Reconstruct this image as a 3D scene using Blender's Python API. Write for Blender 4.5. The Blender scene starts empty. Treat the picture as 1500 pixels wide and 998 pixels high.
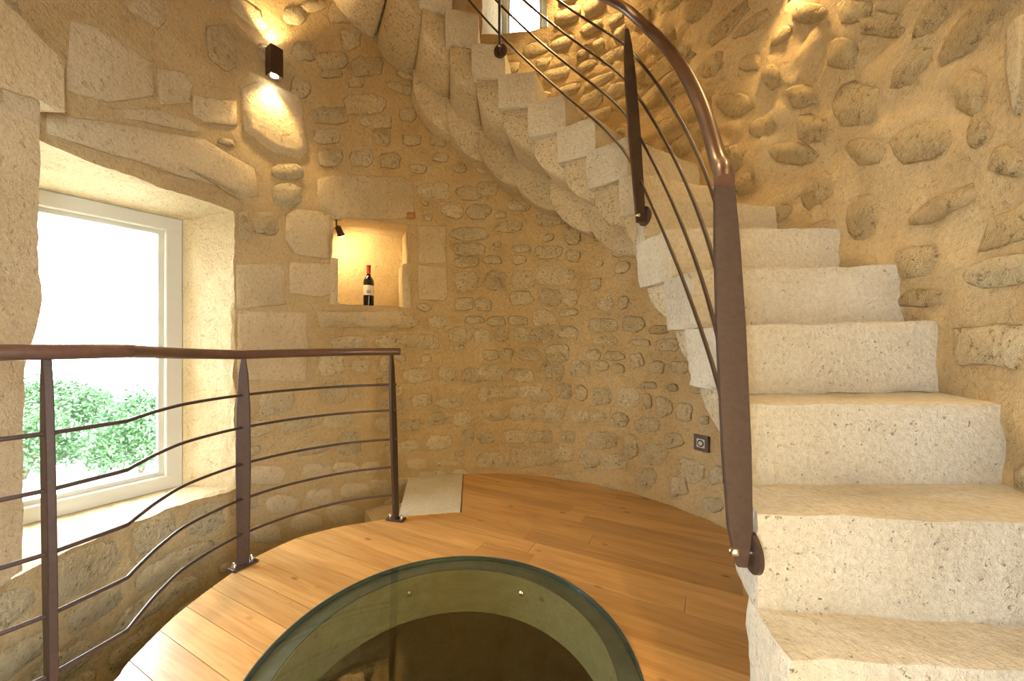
import bpy, bmesh, math, random
from mathutils import Vector, noise
random.seed(7)
scene = bpy.context.scene
COL = scene.collection
PI = math.pi
R_ = math.radians

# ---------------------------------------------------------------- camera
F, HX, HY = 560.0, 750.0, 504.0          # focal length in pixels and horizon of a 1500x998 picture
cam_d = bpy.data.cameras.new('camera')
cam = bpy.data.objects.new('camera', cam_d); COL.objects.link(cam)
cam.location = (0, 0, 1.0); cam.rotation_euler = (PI/2, 0, 0)
cam_d.sensor_width = 36; cam_d.lens = F/1500*36
cam_d.shift_y = 5/1500; cam_d.clip_start = .02
scene.camera = cam

# ---------------------------------------------------------------- light and exposure
SKY = 20.0
world = bpy.data.worlds.new('world'); scene.world = world
world.use_nodes = True
bg = world.node_tree.nodes['Background']
bg.inputs[0].default_value = (.82, .92, 1.0, 1); bg.inputs[1].default_value = SKY
scene.view_settings.view_transform = 'Standard'
scene.view_settings.look = 'None'
scene.view_settings.exposure = 0.42
scene.view_settings.gamma = 1
scene.view_settings.use_curve_mapping = False
WARM = (1.0, .67, .28)

def portal(name, loc, target, sx, sy):
    l = bpy.data.lights.new(name, 'AREA'); l.shape = 'RECTANGLE'; l.size = sx; l.size_y = sy
    l.cycles.is_portal = True
    o = bpy.data.objects.new(name, l); COL.objects.link(o)
    o.location = loc
    o.rotation_euler = (Vector(target)-Vector(loc)).to_track_quat('-Z', 'Y').to_euler()
    return o

# ---------------------------------------------------------------- plan of the tower
CX, CY, R = -.20, 1.45, 1.50             # axis and inner radius of the round tower
ZB, ZT = -2.3, 4.5
def cyl(th, r, z): return Vector((CX+r*math.cos(th), CY+r*math.sin(th), z))
def rw(th, z):                           # inner face of the wall, uneven
    p = Vector((1.5*math.cos(th), 1.5*math.sin(th), z))
    k = 1.0 + 1.3*max(0, math.cos(th-R_(15)))**2
    rd = 1-abs(noise.noise(p*5.3+Vector((1, 5, 2))))*2
    n = -(k-1)*.011*(rd-.5)-(k-1)*.006*(.5-abs(noise.noise(p*13+Vector((4, 2, 9))))*2)+noise.noise(p*1.4)*.014 + noise.noise(p*4.2+Vector((3, 1, 7)))*.006*k + noise.noise(p*11)*.0035*k
    return R + n*1.0
def oncyl(x, y, r=R):
    a, c = (x-HX)/F, (HY-y)/F
    A = a*a+1; B = -2*(a*CX+CY); C = CX*CX+CY*CY-r*r
    t = (-B+math.sqrt(max(0, B*B-4*A*C)))/(2*A)
    return math.atan2(t-CY, a*t-CX) % (2*PI), 1+c*t
def onz(x, y, z): d = (z-1)*F/(HY-y); return Vector(((x-HX)/F*d, d, z))
def atd(x, y, d): return Vector(((x-HX)/F*d, d, 1+(HY-y)/F*d))

# ---------------------------------------------------------------- materials
def new_mat(name):
    m = bpy.data.materials.new(name); m.use_nodes = True
    nt = m.node_tree; return m, nt, nt.nodes['Principled BSDF']
def N(nt, t, **kw):
    n = nt.nodes.new(t)
    for k, v in kw.items():
        if k in n.inputs: n.inputs[k].default_value = v
        else: setattr(n, k, v)
    return n
def L(nt, a, b): nt.links.new(a, b)
def ramp(nt, fac, stops):
    r = nt.nodes.new('ShaderNodeValToRGB')
    while len(r.color_ramp.elements) < len(stops): r.color_ramp.elements.new(.5)
    for e, (p, c) in zip(r.color_ramp.elements, stops):
        e.position = p; e.color = (*c, 1) if len(c) == 3 else c
    L(nt, fac, r.inputs[0]); return r
def mixc(nt, fac, a, b, mode='MIX'):
    m = nt.nodes.new('ShaderNodeMix'); m.data_type = 'RGBA'; m.blend_type = mode
    for s, v in ((m.inputs[0], fac), (m.inputs[6], a), (m.inputs[7], b)):
        if hasattr(v, 'links'): L(nt, v, s)
        elif isinstance(v, (int, float)): s.default_value = v
        else: s.default_value = (*v, 1)
    return m.outputs[2]
def coords(nt):
    g = nt.nodes.new('ShaderNodeNewGeometry'); return g.outputs['Position']
def stone_mat(name, c0, c1, c2, bump=.6, fine=70, pit=.35, pitcol=(.16, .12, .07), var=.12, coarse=14, dist=.012, pscale=34, feather=None, pthr=(.33, .42)):
    m, nt, b = new_mat(name); co = coords(nt)
    n1 = N(nt, 'ShaderNodeTexNoise', Scale=3.2, Detail=6.0, Roughness=.62); L(nt, co, n1.inputs['Vector'])
    n2 = N(nt, 'ShaderNodeTexNoise', Scale=fine, Detail=5.0, Roughness=.7); L(nt, co, n2.inputs['Vector'])
    n3 = N(nt, 'ShaderNodeTexNoise', Scale=coarse, Detail=5.0, Roughness=.65); L(nt, co, n3.inputs['Vector'])
    c = ramp(nt, n1.outputs[0], [(.3, c0), (.5, c1), (.7, c2)]).outputs[0]
    g = ramp(nt, n2.outputs[0], [(.3, (.72, .72, .72)), (.6, (1.06, 1.06, 1.06))]).outputs[0]
    c = mixc(nt, .6, c, g, 'MULTIPLY')
    oi = N(nt, 'ShaderNodeObjectInfo')
    v = ramp(nt, oi.outputs['Random'], [(0, (1-var, 1-var*1.1, 1-var*1.3)), (1, (1+var, 1+var, 1+var*1.0))]).outputs[0]
    c = mixc(nt, 1.0, c, v, 'MULTIPLY')
    vo = N(nt, 'ShaderNodeTexNoise', Scale=pscale, Detail=3.0, Roughness=.75); L(nt, co, vo.inputs['Vector'])
    pm = ramp(nt, vo.outputs[0], [(pthr[0], (1, 1, 1)), (pthr[1], (0, 0, 0))]).outputs[0]
    f = N(nt, 'ShaderNodeMath', operation='MULTIPLY'); L(nt, pm, f.inputs[0]); f.inputs[1].default_value = pit
    c = mixc(nt, f.outputs[0], c, pitcol)
    mask = None
    if feather:
        at = N(nt, 'ShaderNodeAttribute', attribute_name='edge'); ne = N(nt, 'ShaderNodeTexNoise', Scale=26.0, Detail=4.0, Roughness=.65); L(nt, co, ne.inputs['Vector'])
        ma = N(nt, 'ShaderNodeMath', operation='MULTIPLY_ADD'); L(nt, ne.outputs[0], ma.inputs[0]); ma.inputs[1].default_value = 1.5; L(nt, at.outputs['Fac'], ma.inputs[2])
        mask = ramp(nt, ma.outputs[0], [(.0, (0, 0, 0)), (1, (1, 1, 1))]); mr = N(nt, 'ShaderNodeMapRange'); L(nt, ma.outputs[0], mr.inputs[0]); mr.inputs[1].default_value = feather[0]; mr.inputs[2].default_value = feather[1]; mask = mr.outputs[0]
        mo = ramp(nt, n1.outputs[0], [(.3, MORT[0]), (.5, MORT[1]), (.7, MORT[2])]).outputs[0]
        mo = mixc(nt, .6, mo, g, 'MULTIPLY')
        c = mixc(nt, mask, mo, c)
    L(nt, c, b.inputs['Base Color']); b.inputs['Roughness'].default_value = .93
    b.inputs['Specular IOR Level'].default_value = .15
    h = N(nt, 'ShaderNodeMath', operation='MULTIPLY_ADD'); L(nt, n2.outputs[0], h.inputs[0]); h.inputs[1].default_value = .6; L(nt, n3.outputs[0], h.inputs[2])
    h2 = N(nt, 'ShaderNodeMath', operation='SUBTRACT'); L(nt, h.outputs[0], h2.inputs[0]); L(nt, f.outputs[0], h2.inputs[1])
    if mask is not None:
        h3 = N(nt, 'ShaderNodeMath', operation='MULTIPLY_ADD'); L(nt, mask, h3.inputs[0]); h3.inputs[1].default_value = .35; L(nt, h2.outputs[0], h3.inputs[2]); h2 = h3
    bp = N(nt, 'ShaderNodeBump', Strength=bump, Distance=dist); L(nt, h2.outputs[0], bp.inputs['Height'])
    L(nt, bp.outputs[0], b.inputs['Normal'])
    return m
def plain(name, col, rough=.5, metal=0, spec=.5, emit=None, es=0, nscale=0, nvar=.1, bump=0):
    m, nt, b = new_mat(name)
    b.inputs['Base Color'].default_value = (*col, 1); b.inputs['Roughness'].default_value = rough
    b.inputs['Metallic'].default_value = metal; b.inputs['Specular IOR Level'].default_value = spec
    if nscale:
        n = N(nt, 'ShaderNodeTexNoise', Scale=nscale, Detail=4.0); L(nt, coords(nt), n.inputs['Vector'])
        lo = tuple(max(0, x*(1-nvar)) for x in col); hi = tuple(x*(1+nvar) for x in col)
        L(nt, ramp(nt, n.outputs[0], [(.3, lo), (.7, hi)]).outputs[0], b.inputs['Base Color'])
        if bump:
            bp = N(nt, 'ShaderNodeBump', Strength=bump, Distance=.004); L(nt, n.outputs[0], bp.inputs['Height']); L(nt, bp.outputs[0], b.inputs['Normal'])
    if emit: b.inputs['Emission Color'].default_value = (*emit, 1); b.inputs['Emission Strength'].default_value = es
    return m
def glass_mat(name, tint, ior=1.5, refl=1.0):
    m = bpy.data.materials.new(name); m.use_nodes = True; nt = m.node_tree; nt.nodes.clear()
    out = N(nt, 'ShaderNodeOutputMaterial'); mx = N(nt, 'ShaderNodeMixShader')
    lw = N(nt, 'ShaderNodeLayerWeight', Blend=.5); pw = N(nt, 'ShaderNodeMath', operation='POWER'); L(nt, lw.outputs['Facing'], pw.inputs[0]); pw.inputs[1].default_value = 4.0
    fr = N(nt, 'ShaderNodeMath', operation='MULTIPLY_ADD'); L(nt, pw.outputs[0], fr.inputs[0]); fr.inputs[1].default_value = .9; fr.inputs[2].default_value = ior; tr = N(nt, 'ShaderNodeBsdfTransparent'); gl = N(nt, 'ShaderNodeBsdfGlossy', Roughness=.0)
    tr.inputs[0].default_value = (*tint, 1); gl.inputs[0].default_value = (refl, refl, refl, 1)
    L(nt, fr.outputs[0], mx.inputs[0]); L(nt, tr.outputs[0], mx.inputs[1]); L(nt, gl.outputs[0], mx.inputs[2]); L(nt, mx.outputs[0], out.inputs[0])
    return m
def wood_mat(name, ang, cols, gloss=.32):
    m, nt, b = new_mat(name); co = coords(nt); oi = N(nt, 'ShaderNodeObjectInfo')
    mp = N(nt, 'ShaderNodeMapping'); mp.inputs['Rotation'].default_value = (0, 0, -ang); L(nt, co, mp.inputs[0])
    off = N(nt, 'ShaderNodeVectorMath', operation='SCALE'); cb = N(nt, 'ShaderNodeCombineXYZ')
    for i in range(3): L(nt, oi.outputs['Random'], cb.inputs[i])
    L(nt, cb.outputs[0], off.inputs[0]); off.inputs['Scale'].default_value = 37.0
    ad = N(nt, 'ShaderNodeVectorMath', operation='ADD'); L(nt, mp.outputs[0], ad.inputs[0]); L(nt, off.outputs[0], ad.inputs[1])
    st = N(nt, 'ShaderNodeMapping'); st.inputs['Scale'].default_value = (1.1, 13, 13); L(nt, ad.outputs[0], st.inputs[0])
    n1 = N(nt, 'ShaderNodeTexNoise', Scale=1.6, Detail=5.0, Roughness=.6, Distortion=.9); L(nt, st.outputs[0], n1.inputs['Vector'])
    st2 = N(nt, 'ShaderNodeMapping'); st2.inputs['Scale'].default_value = (5, 120, 120); L(nt, ad.outputs[0], st2.inputs[0])
    n2 = N(nt, 'ShaderNodeTexNoise', Scale=1.0, Detail=3.0); L(nt, st2.outputs[0], n2.inputs['Vector'])
    c = ramp(nt, n1.outputs[0], [(.25, cols[0]), (.5, cols[1]), (.75, cols[2])]).outputs[0]
    g = ramp(nt, n2.outputs[0], [(.35, (.80, .76, .70)), (.6, (1, 1, 1))]).outputs[0]
    c = mixc(nt, .6, c, g, 'MULTIPLY')
    v = ramp(nt, oi.outputs['Random'], [(0, (.82, .78, .74)), (1, (1.12, 1.1, 1.08))]).outputs[0]
    c = mixc(nt, 1, c, v, 'MULTIPLY')
    kn = N(nt, 'ShaderNodeMapping'); kn.inputs['Scale'].default_value = (3.6, 7.5, 7.5); L(nt, ad.outputs[0], kn.inputs[0])
    vo = N(nt, 'ShaderNodeTexVoronoi', Scale=1.3); L(nt, kn.outputs[0], vo.inputs['Vector'])
    k = ramp(nt, vo.outputs['Distance'], [(.04, (1, 1, 1)), (.13, (0, 0, 0))]).outputs[0]
    f = N(nt, 'ShaderNodeMath', operation='MULTIPLY'); L(nt, k, f.inputs[0]); f.inputs[1].default_value = .8
    c = mixc(nt, f.outputs[0], c, (.16, .075, .025))
    L(nt, c, b.inputs['Base Color']); b.inputs['Roughness'].default_value = gloss
    b.inputs['Specular IOR Level'].default_value = .45
    bp = N(nt, 'ShaderNodeBump', Strength=.12, Distance=.002); L(nt, n2.outputs[0], bp.inputs['Height']); L(nt, bp.outputs[0], b.inputs['Normal'])
    return m

MORT = ((.55, .395, .205), (.62, .46, .25), (.67, .51, .29))
M_MORTAR = stone_mat('lime_mortar', *MORT, bump=.9, fine=75, pit=.22, pscale=46, var=.0, dist=.014, coarse=20, pitcol=(.34, .22, .09))
M_RUBBLE = stone_mat('rubble_limestone', (.60, .48, .285), (.705, .58, .37), (.78, .665, .46), bump=1.0, fine=62, pthr=(.31, .40), pit=.5, var=.12, coarse=30, dist=.026, pitcol=(.27, .18, .08), feather=(.85, 1.25), pscale=42)
M_RIGHT = stone_mat('crumbling_rubble', (.53, .39, .205), (.63, .48, .265), (.69, .545, .315), bump=1.0, fine=55, pit=.5, pthr=(.32, .40), var=.10, coarse=19, dist=.036, pitcol=(.25, .17, .075), feather=(1.0, 1.75), pscale=40)
M_BLOCK = stone_mat('dressed_wall_block', (.60, .475, .30), (.67, .54, .35), (.72, .59, .405), bump=.8, fine=85, pit=.3, var=.07, dist=.014, coarse=30, pitcol=(.34, .24, .13), feather=(.75, 1.15))
M_ASHLAR = stone_mat('dressed_limestone', (.60, .475, .30), (.67, .54, .35), (.72, .59, .405), bump=.8, fine=85, pit=.3, var=.07, dist=.012, coarse=30, pitcol=(.34, .24, .13))
M_STEP = stone_mat('step_limestone', (.64, .57, .455), (.715, .65, .54), (.76, .705, .61), bump=1.0, fine=75, pit=.7, pthr=(.27, .36), var=.05, coarse=34, dist=.012, pitcol=(.30, .22, .13), pscale=70)
M_CORBEL = stone_mat('corbel_limestone', (.62, .51, .34), (.69, .575, .40), (.74, .635, .46), bump=.9, fine=70, pit=.5, var=.10, coarse=26, dist=.014, pitcol=(.30, .21, .11), pscale=55)
M_SLAB = stone_mat('honed_limestone', (.60, .54, .43), (.66, .60, .49), (.70, .64, .53), bump=.08, pit=.05, var=.0)
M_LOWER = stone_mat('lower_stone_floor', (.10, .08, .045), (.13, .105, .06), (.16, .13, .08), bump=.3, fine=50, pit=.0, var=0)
M_CEIL = wood_mat('dark_ceiling_boards', .4, ((.10, .055, .022), (.15, .085, .035), (.20, .115, .05)), .6)
M_PLASTER = plain('pale_plaster', (.72, .62, .47), .9, nscale=6, nvar=.06)
M_WOOD = wood_mat('oak_boards', math.atan2(-.456, .89), ((.50, .265, .085), (.63, .365, .135), (.72, .455, .20)))
M_LINING = wood_mat('pine_lining', 0, ((.36, .35, .22), (.42, .41, .27), (.47, .46, .32)), .6)
M_IRON = plain('brown_iron', (.080, .051, .042), .42, metal=.35, nscale=90, nvar=.12)
M_RAILTOP = plain('brown_handrail', (.125, .066, .046), .33, metal=.15, nscale=60, nvar=.12)
M_CHROME = plain('chrome', (.75, .75, .75), .18, metal=1)
M_RING = plain('blue_grey_steel', (.11, .135, .14), .45, metal=.3, nscale=35, nvar=.2)
M_EDGE = plain('teal_glass_edge', (.045, .085, .095), .2, spec=.6)
M_FRAME = plain('grey_beige_window_frame', (.56, .53, .46), .45)
M_GLASS = glass_mat('window_glass', (.97, .99, .98), .03)
M_FGLASS = glass_mat('floor_glass', (.93, .95, .88), .035)
M_SCONCE = plain('dark_brown_lacquer', (.05, .026, .015), .4)
M_BULB = plain('lamp_lens', (1, .95, .85), .4, emit=(1, .9, .72), es=25)
M_DARK = plain('dark_glass', (.012, .010, .008), .08, spec=.6)
M_RED = plain('red_capsule', (.42, .03, .03), .4)
M_LABEL = plain('cream_label', (.80, .74, .62), .7)
M_INK = plain('label_ink', (.22, .20, .17), .7)
M_SOCKF = plain('socket_brown', (.085, .045, .032), .35)
M_SOCKW = plain('socket_grey', (.62, .58, .52), .4)
M_BLACK = plain('socket_black', (.02, .02, .02), .5)
M_BRICK = plain('red_brick', (.45, .22, .10), .9, nscale=40, nvar=.15)
M_GROUND = plain('pale_gravel', (.50, .49, .43), .95, nscale=2.5, nvar=.15)
M_LEAF = plain('leaf_green', (.055, .115, .04), .6, nscale=3, nvar=.35)
M_STEM = plain('bark', (.12, .08, .05), .9)

# ---------------------------------------------------------------- mesh helpers
class MB:
    def __init__(s): s.v = []; s.f = []
    def add(s, vs, fs):
        o = len(s.v); s.v += [Vector(v) for v in vs]; s.f += [tuple(i+o for i in f) for f in fs]; return s
    def box(s, c, sx, sy, sz, ax=(1, 0, 0), up=(0, 0, 1)):
        ax = Vector(ax).normalized(); up = Vector(up).normalized(); ay = up.cross(ax).normalized(); up = ax.cross(ay)
        c = Vector(c)
        vs = [c+ax*(i*sx/2)+ay*(j*sy/2)+up*(k*sz/2) for k in (-1, 1) for (i, j) in ((-1, -1), (1, -1), (1, 1), (-1, 1))]
        return s.add(vs, [(3, 2, 1, 0), (4, 5, 6, 7), (0, 1, 5, 4), (1, 2, 6, 5), (2, 3, 7, 6), (3, 0, 4, 7)])
    def tube(s, pts, r, n=10, cap=True):
        pts = [Vector(p) for p in pts]; rs = r if isinstance(r, (list, tuple)) else [r]*len(pts)
        o = len(s.v); prev = None
        for i, p in enumerate(pts):
            t = (pts[min(i+1, len(pts)-1)]-pts[max(i-1, 0)]).normalized()
            if prev is None:
                a = t.cross(Vector((0, 0, 1)))
                if a.length < .05: a = t.cross(Vector((1, 0, 0)))
            else: a = prev-t*prev.dot(t)
            a.normalize(); prev = a; b = t.cross(a)
            for k in range(n): s.v.append(p+(a*math.cos(2*PI*k/n)+b*math.sin(2*PI*k/n))*rs[i])
        for i in range(len(pts)-1):
            for k in range(n):
                k2 = (k+1) % n
                s.f.append((o+i*n+k, o+i*n+k2, o+(i+1)*n+k2, o+(i+1)*n+k))
        if cap:
            s.f.append(tuple(o+k for k in range(n))[::-1]); s.f.append(tuple(o+(len(pts)-1)*n+k for k in range(n)))
        return s
    def lathe(s, prof, c, ax=(0, 0, 1), n=24):
        c = Vector(c); ax = Vector(ax).normalized(); a = ax.orthogonal().normalized(); b = ax.cross(a); o = len(s.v)
        for (r, h) in prof:
            for k in range(n): s.v.append(c+ax*h+(a*math.cos(2*PI*k/n)+b*math.sin(2*PI*k/n))*r)
        for i in range(len(prof)-1):
            for k in range(n):
                k2 = (k+1) % n; s.f.append((o+i*n+k, o+i*n+k2, o+(i+1)*n+k2, o+(i+1)*n+k))
        s.f.append(tuple(o+k for k in range(n))[::-1]); s.f.append(tuple(o+(len(prof)-1)*n+k for k in range(n)))
        return s
    def prism(s, poly, z0, z1):                          # vertical prism over a plan polygon (may be concave)
        n = len(poly); o = len(s.v)
        for z in (z0, z1):
            for p in poly: s.v.append(Vector((p[0], p[1], z)))
        s.f.append(tuple(o+i for i in range(n))[::-1]); s.f.append(tuple(o+n+i for i in range(n)))
        for i in range(n): j = (i+1) % n; s.f.append((o+i, o+j, o+n+j, o+n+i))
        return s
    def build(s, name, mat, parent=None, smooth=False, fix=True):
        me = bpy.data.meshes.new(name)
        base = Vector((0, 0, 0)); p = parent
        while p is not None: base += p.location; p = p.parent
        me.from_pydata([tuple(v-base) for v in s.v], [], s.f)
        if fix:
            bm = bmesh.new(); bm.from_mesh(me)
            big = [f for f in bm.faces if len(f.verts) > 4]
            if big: bmesh.ops.triangulate(bm, faces=big)
            bmesh.ops.recalc_face_normals(bm, faces=bm.faces); bm.to_mesh(me); bm.free()
        if smooth:
            me.polygons.foreach_set('use_smooth', [True]*len(me.polygons))
        me.materials.append(mat); me.update()
        o = bpy.data.objects.new(name, me); COL.objects.link(o); o.parent = parent
        return o
def soften(o, ang=40):                                   # smooth shading with sharp edges kept
    me = o.data; bm = bmesh.new(); bm.from_mesh(me)
    for f in bm.faces: f.smooth = True
    for e in bm.edges:
        if len(e.link_faces) != 2 or e.calc_face_angle(0) > R_(ang): e.smooth = False
    bm.to_mesh(me); bm.free(); return o
def bevel(o, w=.003, seg=1):
    me = o.data; bm = bmesh.new(); bm.from_mesh(me)
    es = [e for e in bm.edges if len(e.link_faces) == 2 and e.calc_face_angle(0) > R_(40)]
    bmesh.ops.bevel(bm, geom=es, offset=w, segments=seg, affect='EDGES', clamp_overlap=True)
    bm.to_mesh(me); bm.free(); return o
def thing(name, label, cat, loc, group=None):
    o = bpy.data.objects.new(name, None); COL.objects.link(o); o.location = loc; o.empty_display_size = .1
    return tag(o, label, cat, group)
def tag(o, label=None, cat=None, group=None, kind=None):
    if label: o['label'] = label
    if cat: o['category'] = cat
    if group: o['group'] = group
    if kind: o['kind'] = kind
    return o
def catmull(pts, n=6):
    pts = [Vector(p) for p in pts]; out = []
    P = [pts[0]*2-pts[1]]+pts+[pts[-1]*2-pts[-2]]
    for i in range(1, len(P)-2):
        a, b, c, d = P[i-1:i+3]
        for k in range(n):
            t = k/n
            out.append(.5*((2*b)+(c-a)*t+(2*a-5*b+4*c-d)*t*t+(3*b-a-3*c+d)*t**3))
    out.append(pts[-1]); return out
def hexa(mb, c8, nx, ny, nz, amp=.004, rnd=.010, seed=0, chip=.0):
    """rough block: c8 = bottom 4 then top 4 corners (x-y order 00,10,11,01); shared vertices, worn edges"""
    c8 = [Vector(c) for c in c8]; idx = {}; cen = sum(c8, Vector())/8
    def P(i, j, k):
        key = (i, j, k)
        if key in idx: return idx[key]
        x, y, z = i/nx, j/ny, k/nz
        b = (c8[0]*(1-x)+c8[1]*x)*(1-y)+(c8[3]*(1-x)+c8[2]*x)*y
        t = (c8[4]*(1-x)+c8[5]*x)*(1-y)+(c8[7]*(1-x)+c8[6]*x)*y
        p = b*(1-z)+t*z
        ext = (i in (0, nx))+(j in (0, ny))+(k in (0, nz))
        q = p*9+Vector((seed*3.1, seed*1.7, 0))
        d = Vector((noise.noise(q), noise.noise(q+Vector((9, 0, 0))), noise.noise(q+Vector((0, 9, 0)))))*amp
        q2 = p*28+Vector((seed, 0, 0))
        d += Vector((noise.noise(q2), noise.noise(q2+Vector((9, 0, 0))), noise.noise(q2+Vector((0, 9, 0)))))*amp*.5
        if ext >= 2:
            w = rnd*(.7+.6*noise.noise(p*13+Vector((seed, 2, 5))))+chip*max(0, noise.noise(p*24+Vector((seed, 1, 3)))-.1)
            d += (cen-p).normalized()*w*(1.5 if ext == 3 else 1)
        idx[key] = len(mb.v); mb.v.append(p+d); return idx[key]
    for k, fl in ((0, 1), (nz, 0)):
        for i in range(nx):
            for j in range(ny):
                f = (P(i, j, k), P(i+1, j, k), P(i+1, j+1, k), P(i, j+1, k)); mb.f.append(f[::-1] if fl else f)
    for j, fl in ((0, 0), (ny, 1)):
        for i in range(nx):
            for k in range(nz):
                f = (P(i, j, k), P(i+1, j, k), P(i+1, j, k+1), P(i, j, k+1)); mb.f.append(f[::-1] if fl else f)
    for i, fl in ((0, 1), (nx, 0)):
        for j in range(ny):
            for k in range(nz):
                f = (P(i, j, k), P(i, j+1, k), P(i, j+1, k+1), P(i, j, k+1)); mb.f.append(f[::-1] if fl else f)

# ---------------------------------------------------------------- openings in the wall (angle, angle, z, z)
def th_at(x, y=500): return oncyl(x, y)[0]
win_a, win_b = th_at(343), th_at(18)                     # right and left edge of the window embrasure
WIN = (win_a, win_b, .206, 1.74)
ni_z0, ni_z1 = oncyl(545, 448)[1], oncyl(545, 322)[1]
NICHE = (th_at(598, 385), th_at(487, 385), ni_z0, ni_z1)
uw_z0 = oncyl(760, 47)[1]
UWIN = (th_at(801, 40), th_at(706, 50), uw_z0, uw_z0+.75)
DOOR = (R_(262), R_(296), .02, 1.95)
HOLES = [WIN, NICHE, UWIN, DOOR]

def lines(a, b, step, extra):
    xs = [a, b]+[e for e in extra if a < e < b]; xs.sort(); out = []
    for p, q in zip(xs, xs[1:]):
        if q-p < 1e-6: continue
        n = max(1, round((q-p)/step)); out += [p+(q-p)*i/n for i in range(n)]
    return out+[b]
grids = {}; outlines = []
def ragged(t, z):
    if not any(abs(z-v) < 1e-5 for h in HOLES for v in h[2:]) and not any(abs((t-v+PI) % (2*PI)-PI) < 1e-5 for h in HOLES for v in h[:2]): return t, z
    for h in HOLES:
        for s in (0, 2*PI, -2*PI):
            a, b = h[0]-s, h[1]-s
            if a-1e-5 < t < b+1e-5 and h[2]-1e-5 < z < h[3]+1e-5:
                p = cyl(t, R, z); q = p*8; q2 = p*31
                return t+(noise.noise(q)*.016+noise.noise(q2)*.007)/R, z+noise.noise(q+Vector((7, 3, 1)))*.013+noise.noise(q2+Vector((7, 3, 1)))*.006
    return t, z
def wall(name, a, b, step):
    mb = MB(); ths = lines(a, b, step/R, [x for h in HOLES for x in h[:2]]+[x-2*PI for h in HOLES for x in h[:2]])
    zs = lines(-.75, ZT, step, [x for h in HOLES for x in h[2:]]); zs = [ZB, -1.5]+zs
    nz = len(zs)
    for t in ths:
        for z in zs: tq_, zq_ = ragged(t, z); mb.v.append(cyl(tq_, rw(tq_, zq_), zq_))
    off = len(mb.v)
    for t in ths:
        for z in zs: mb.v.append(cyl(t, R+.48, z))
    def hole(t, z):
        for h in HOLES:
            for s in (0, 2*PI, -2*PI):
                if h[0] < t+s < h[1] and h[2] < z < h[3]: return True
    for i in range(len(ths)-1):
        for j in range(nz-1):
            if hole((ths[i]+ths[i+1])/2, (zs[j]+zs[j+1])/2): continue
            q = (i*nz+j, i*nz+j+1, (i+1)*nz+j+1, (i+1)*nz+j); mb.f.append(q); mb.f.append(tuple(off+x for x in q[::-1]))
    o = mb.build(name, M_MORTAR, smooth=True, fix=False); tag(o, kind='structure')
    grids[o.name] = (ths, zs); return o
ST = .024
wall_right = wall('wall_right', R_(-56), R_(48), .017)
wall_back = wall('wall_back', R_(48), R_(122), ST)
wall_left = wall('wall_left', R_(122), R_(214), ST)
wall_front = wall('wall_front', R_(214), R_(304), .08)

def reveal(name, inner, outer, parent, mat, n=14, m=8, back=False, amp=.006):
    """four rough sides between two rectangles (loops of 4 points), optional back"""
    mb = MB()
    for s in range(4):
        a0, a1, b0, b1 = inner[s], inner[(s+1) % 4], outer[s], outer[(s+1) % 4]
        o = len(mb.v)
        for i in range(n+1):
            for j in range(m+1):
                x, y = i/n, j/m
                pa_ = a0*(1-x)+a1*x
                if abs(a0.z-a1.z) < 1e-6:
                    ta, tb = math.atan2(a0.y-CY, a0.x-CX), math.atan2(a1.y-CY, a1.x-CX)
                    if tb-ta > PI: tb -= 2*PI
                    if ta-tb > PI: tb += 2*PI
                    pa_ = cyl(ta*(1-x)+tb*x, R, a0.z)
                p = pa_*(1-y)+(b0*(1-x)+b1*x)*y
                if 0 < j < m: 
                    q = p*14; p = p+Vector((noise.noise(q), noise.noise(q+Vector((5, 0, 0))), noise.noise(q+Vector((0, 5, 0)))))*amp
                if j == 0:
                    t = math.atan2(p.y-CY, p.x-CX) % (2*PI); t, z_ = ragged(t, p.z); p = cyl(t, rw(t, z_)-.001, z_)
                mb.v.append(p)
        for i in range(n):
            for j in range(m):
                mb.f.append((o+i*(m+1)+j, o+i*(m+1)+j+1, o+(i+1)*(m+1)+j+1, o+(i+1)*(m+1)+j))
    if back: mb.add(outer, [(0, 1, 2, 3)])
    return mb.build(name, mat, parent, smooth=False, fix=False)
def hole_loop(h, r): return [cyl(h[0], r, h[2]), cyl(h[1], r, h[2]), cyl(h[1], r, h[3]), cyl(h[0], r, h[3])]

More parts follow.
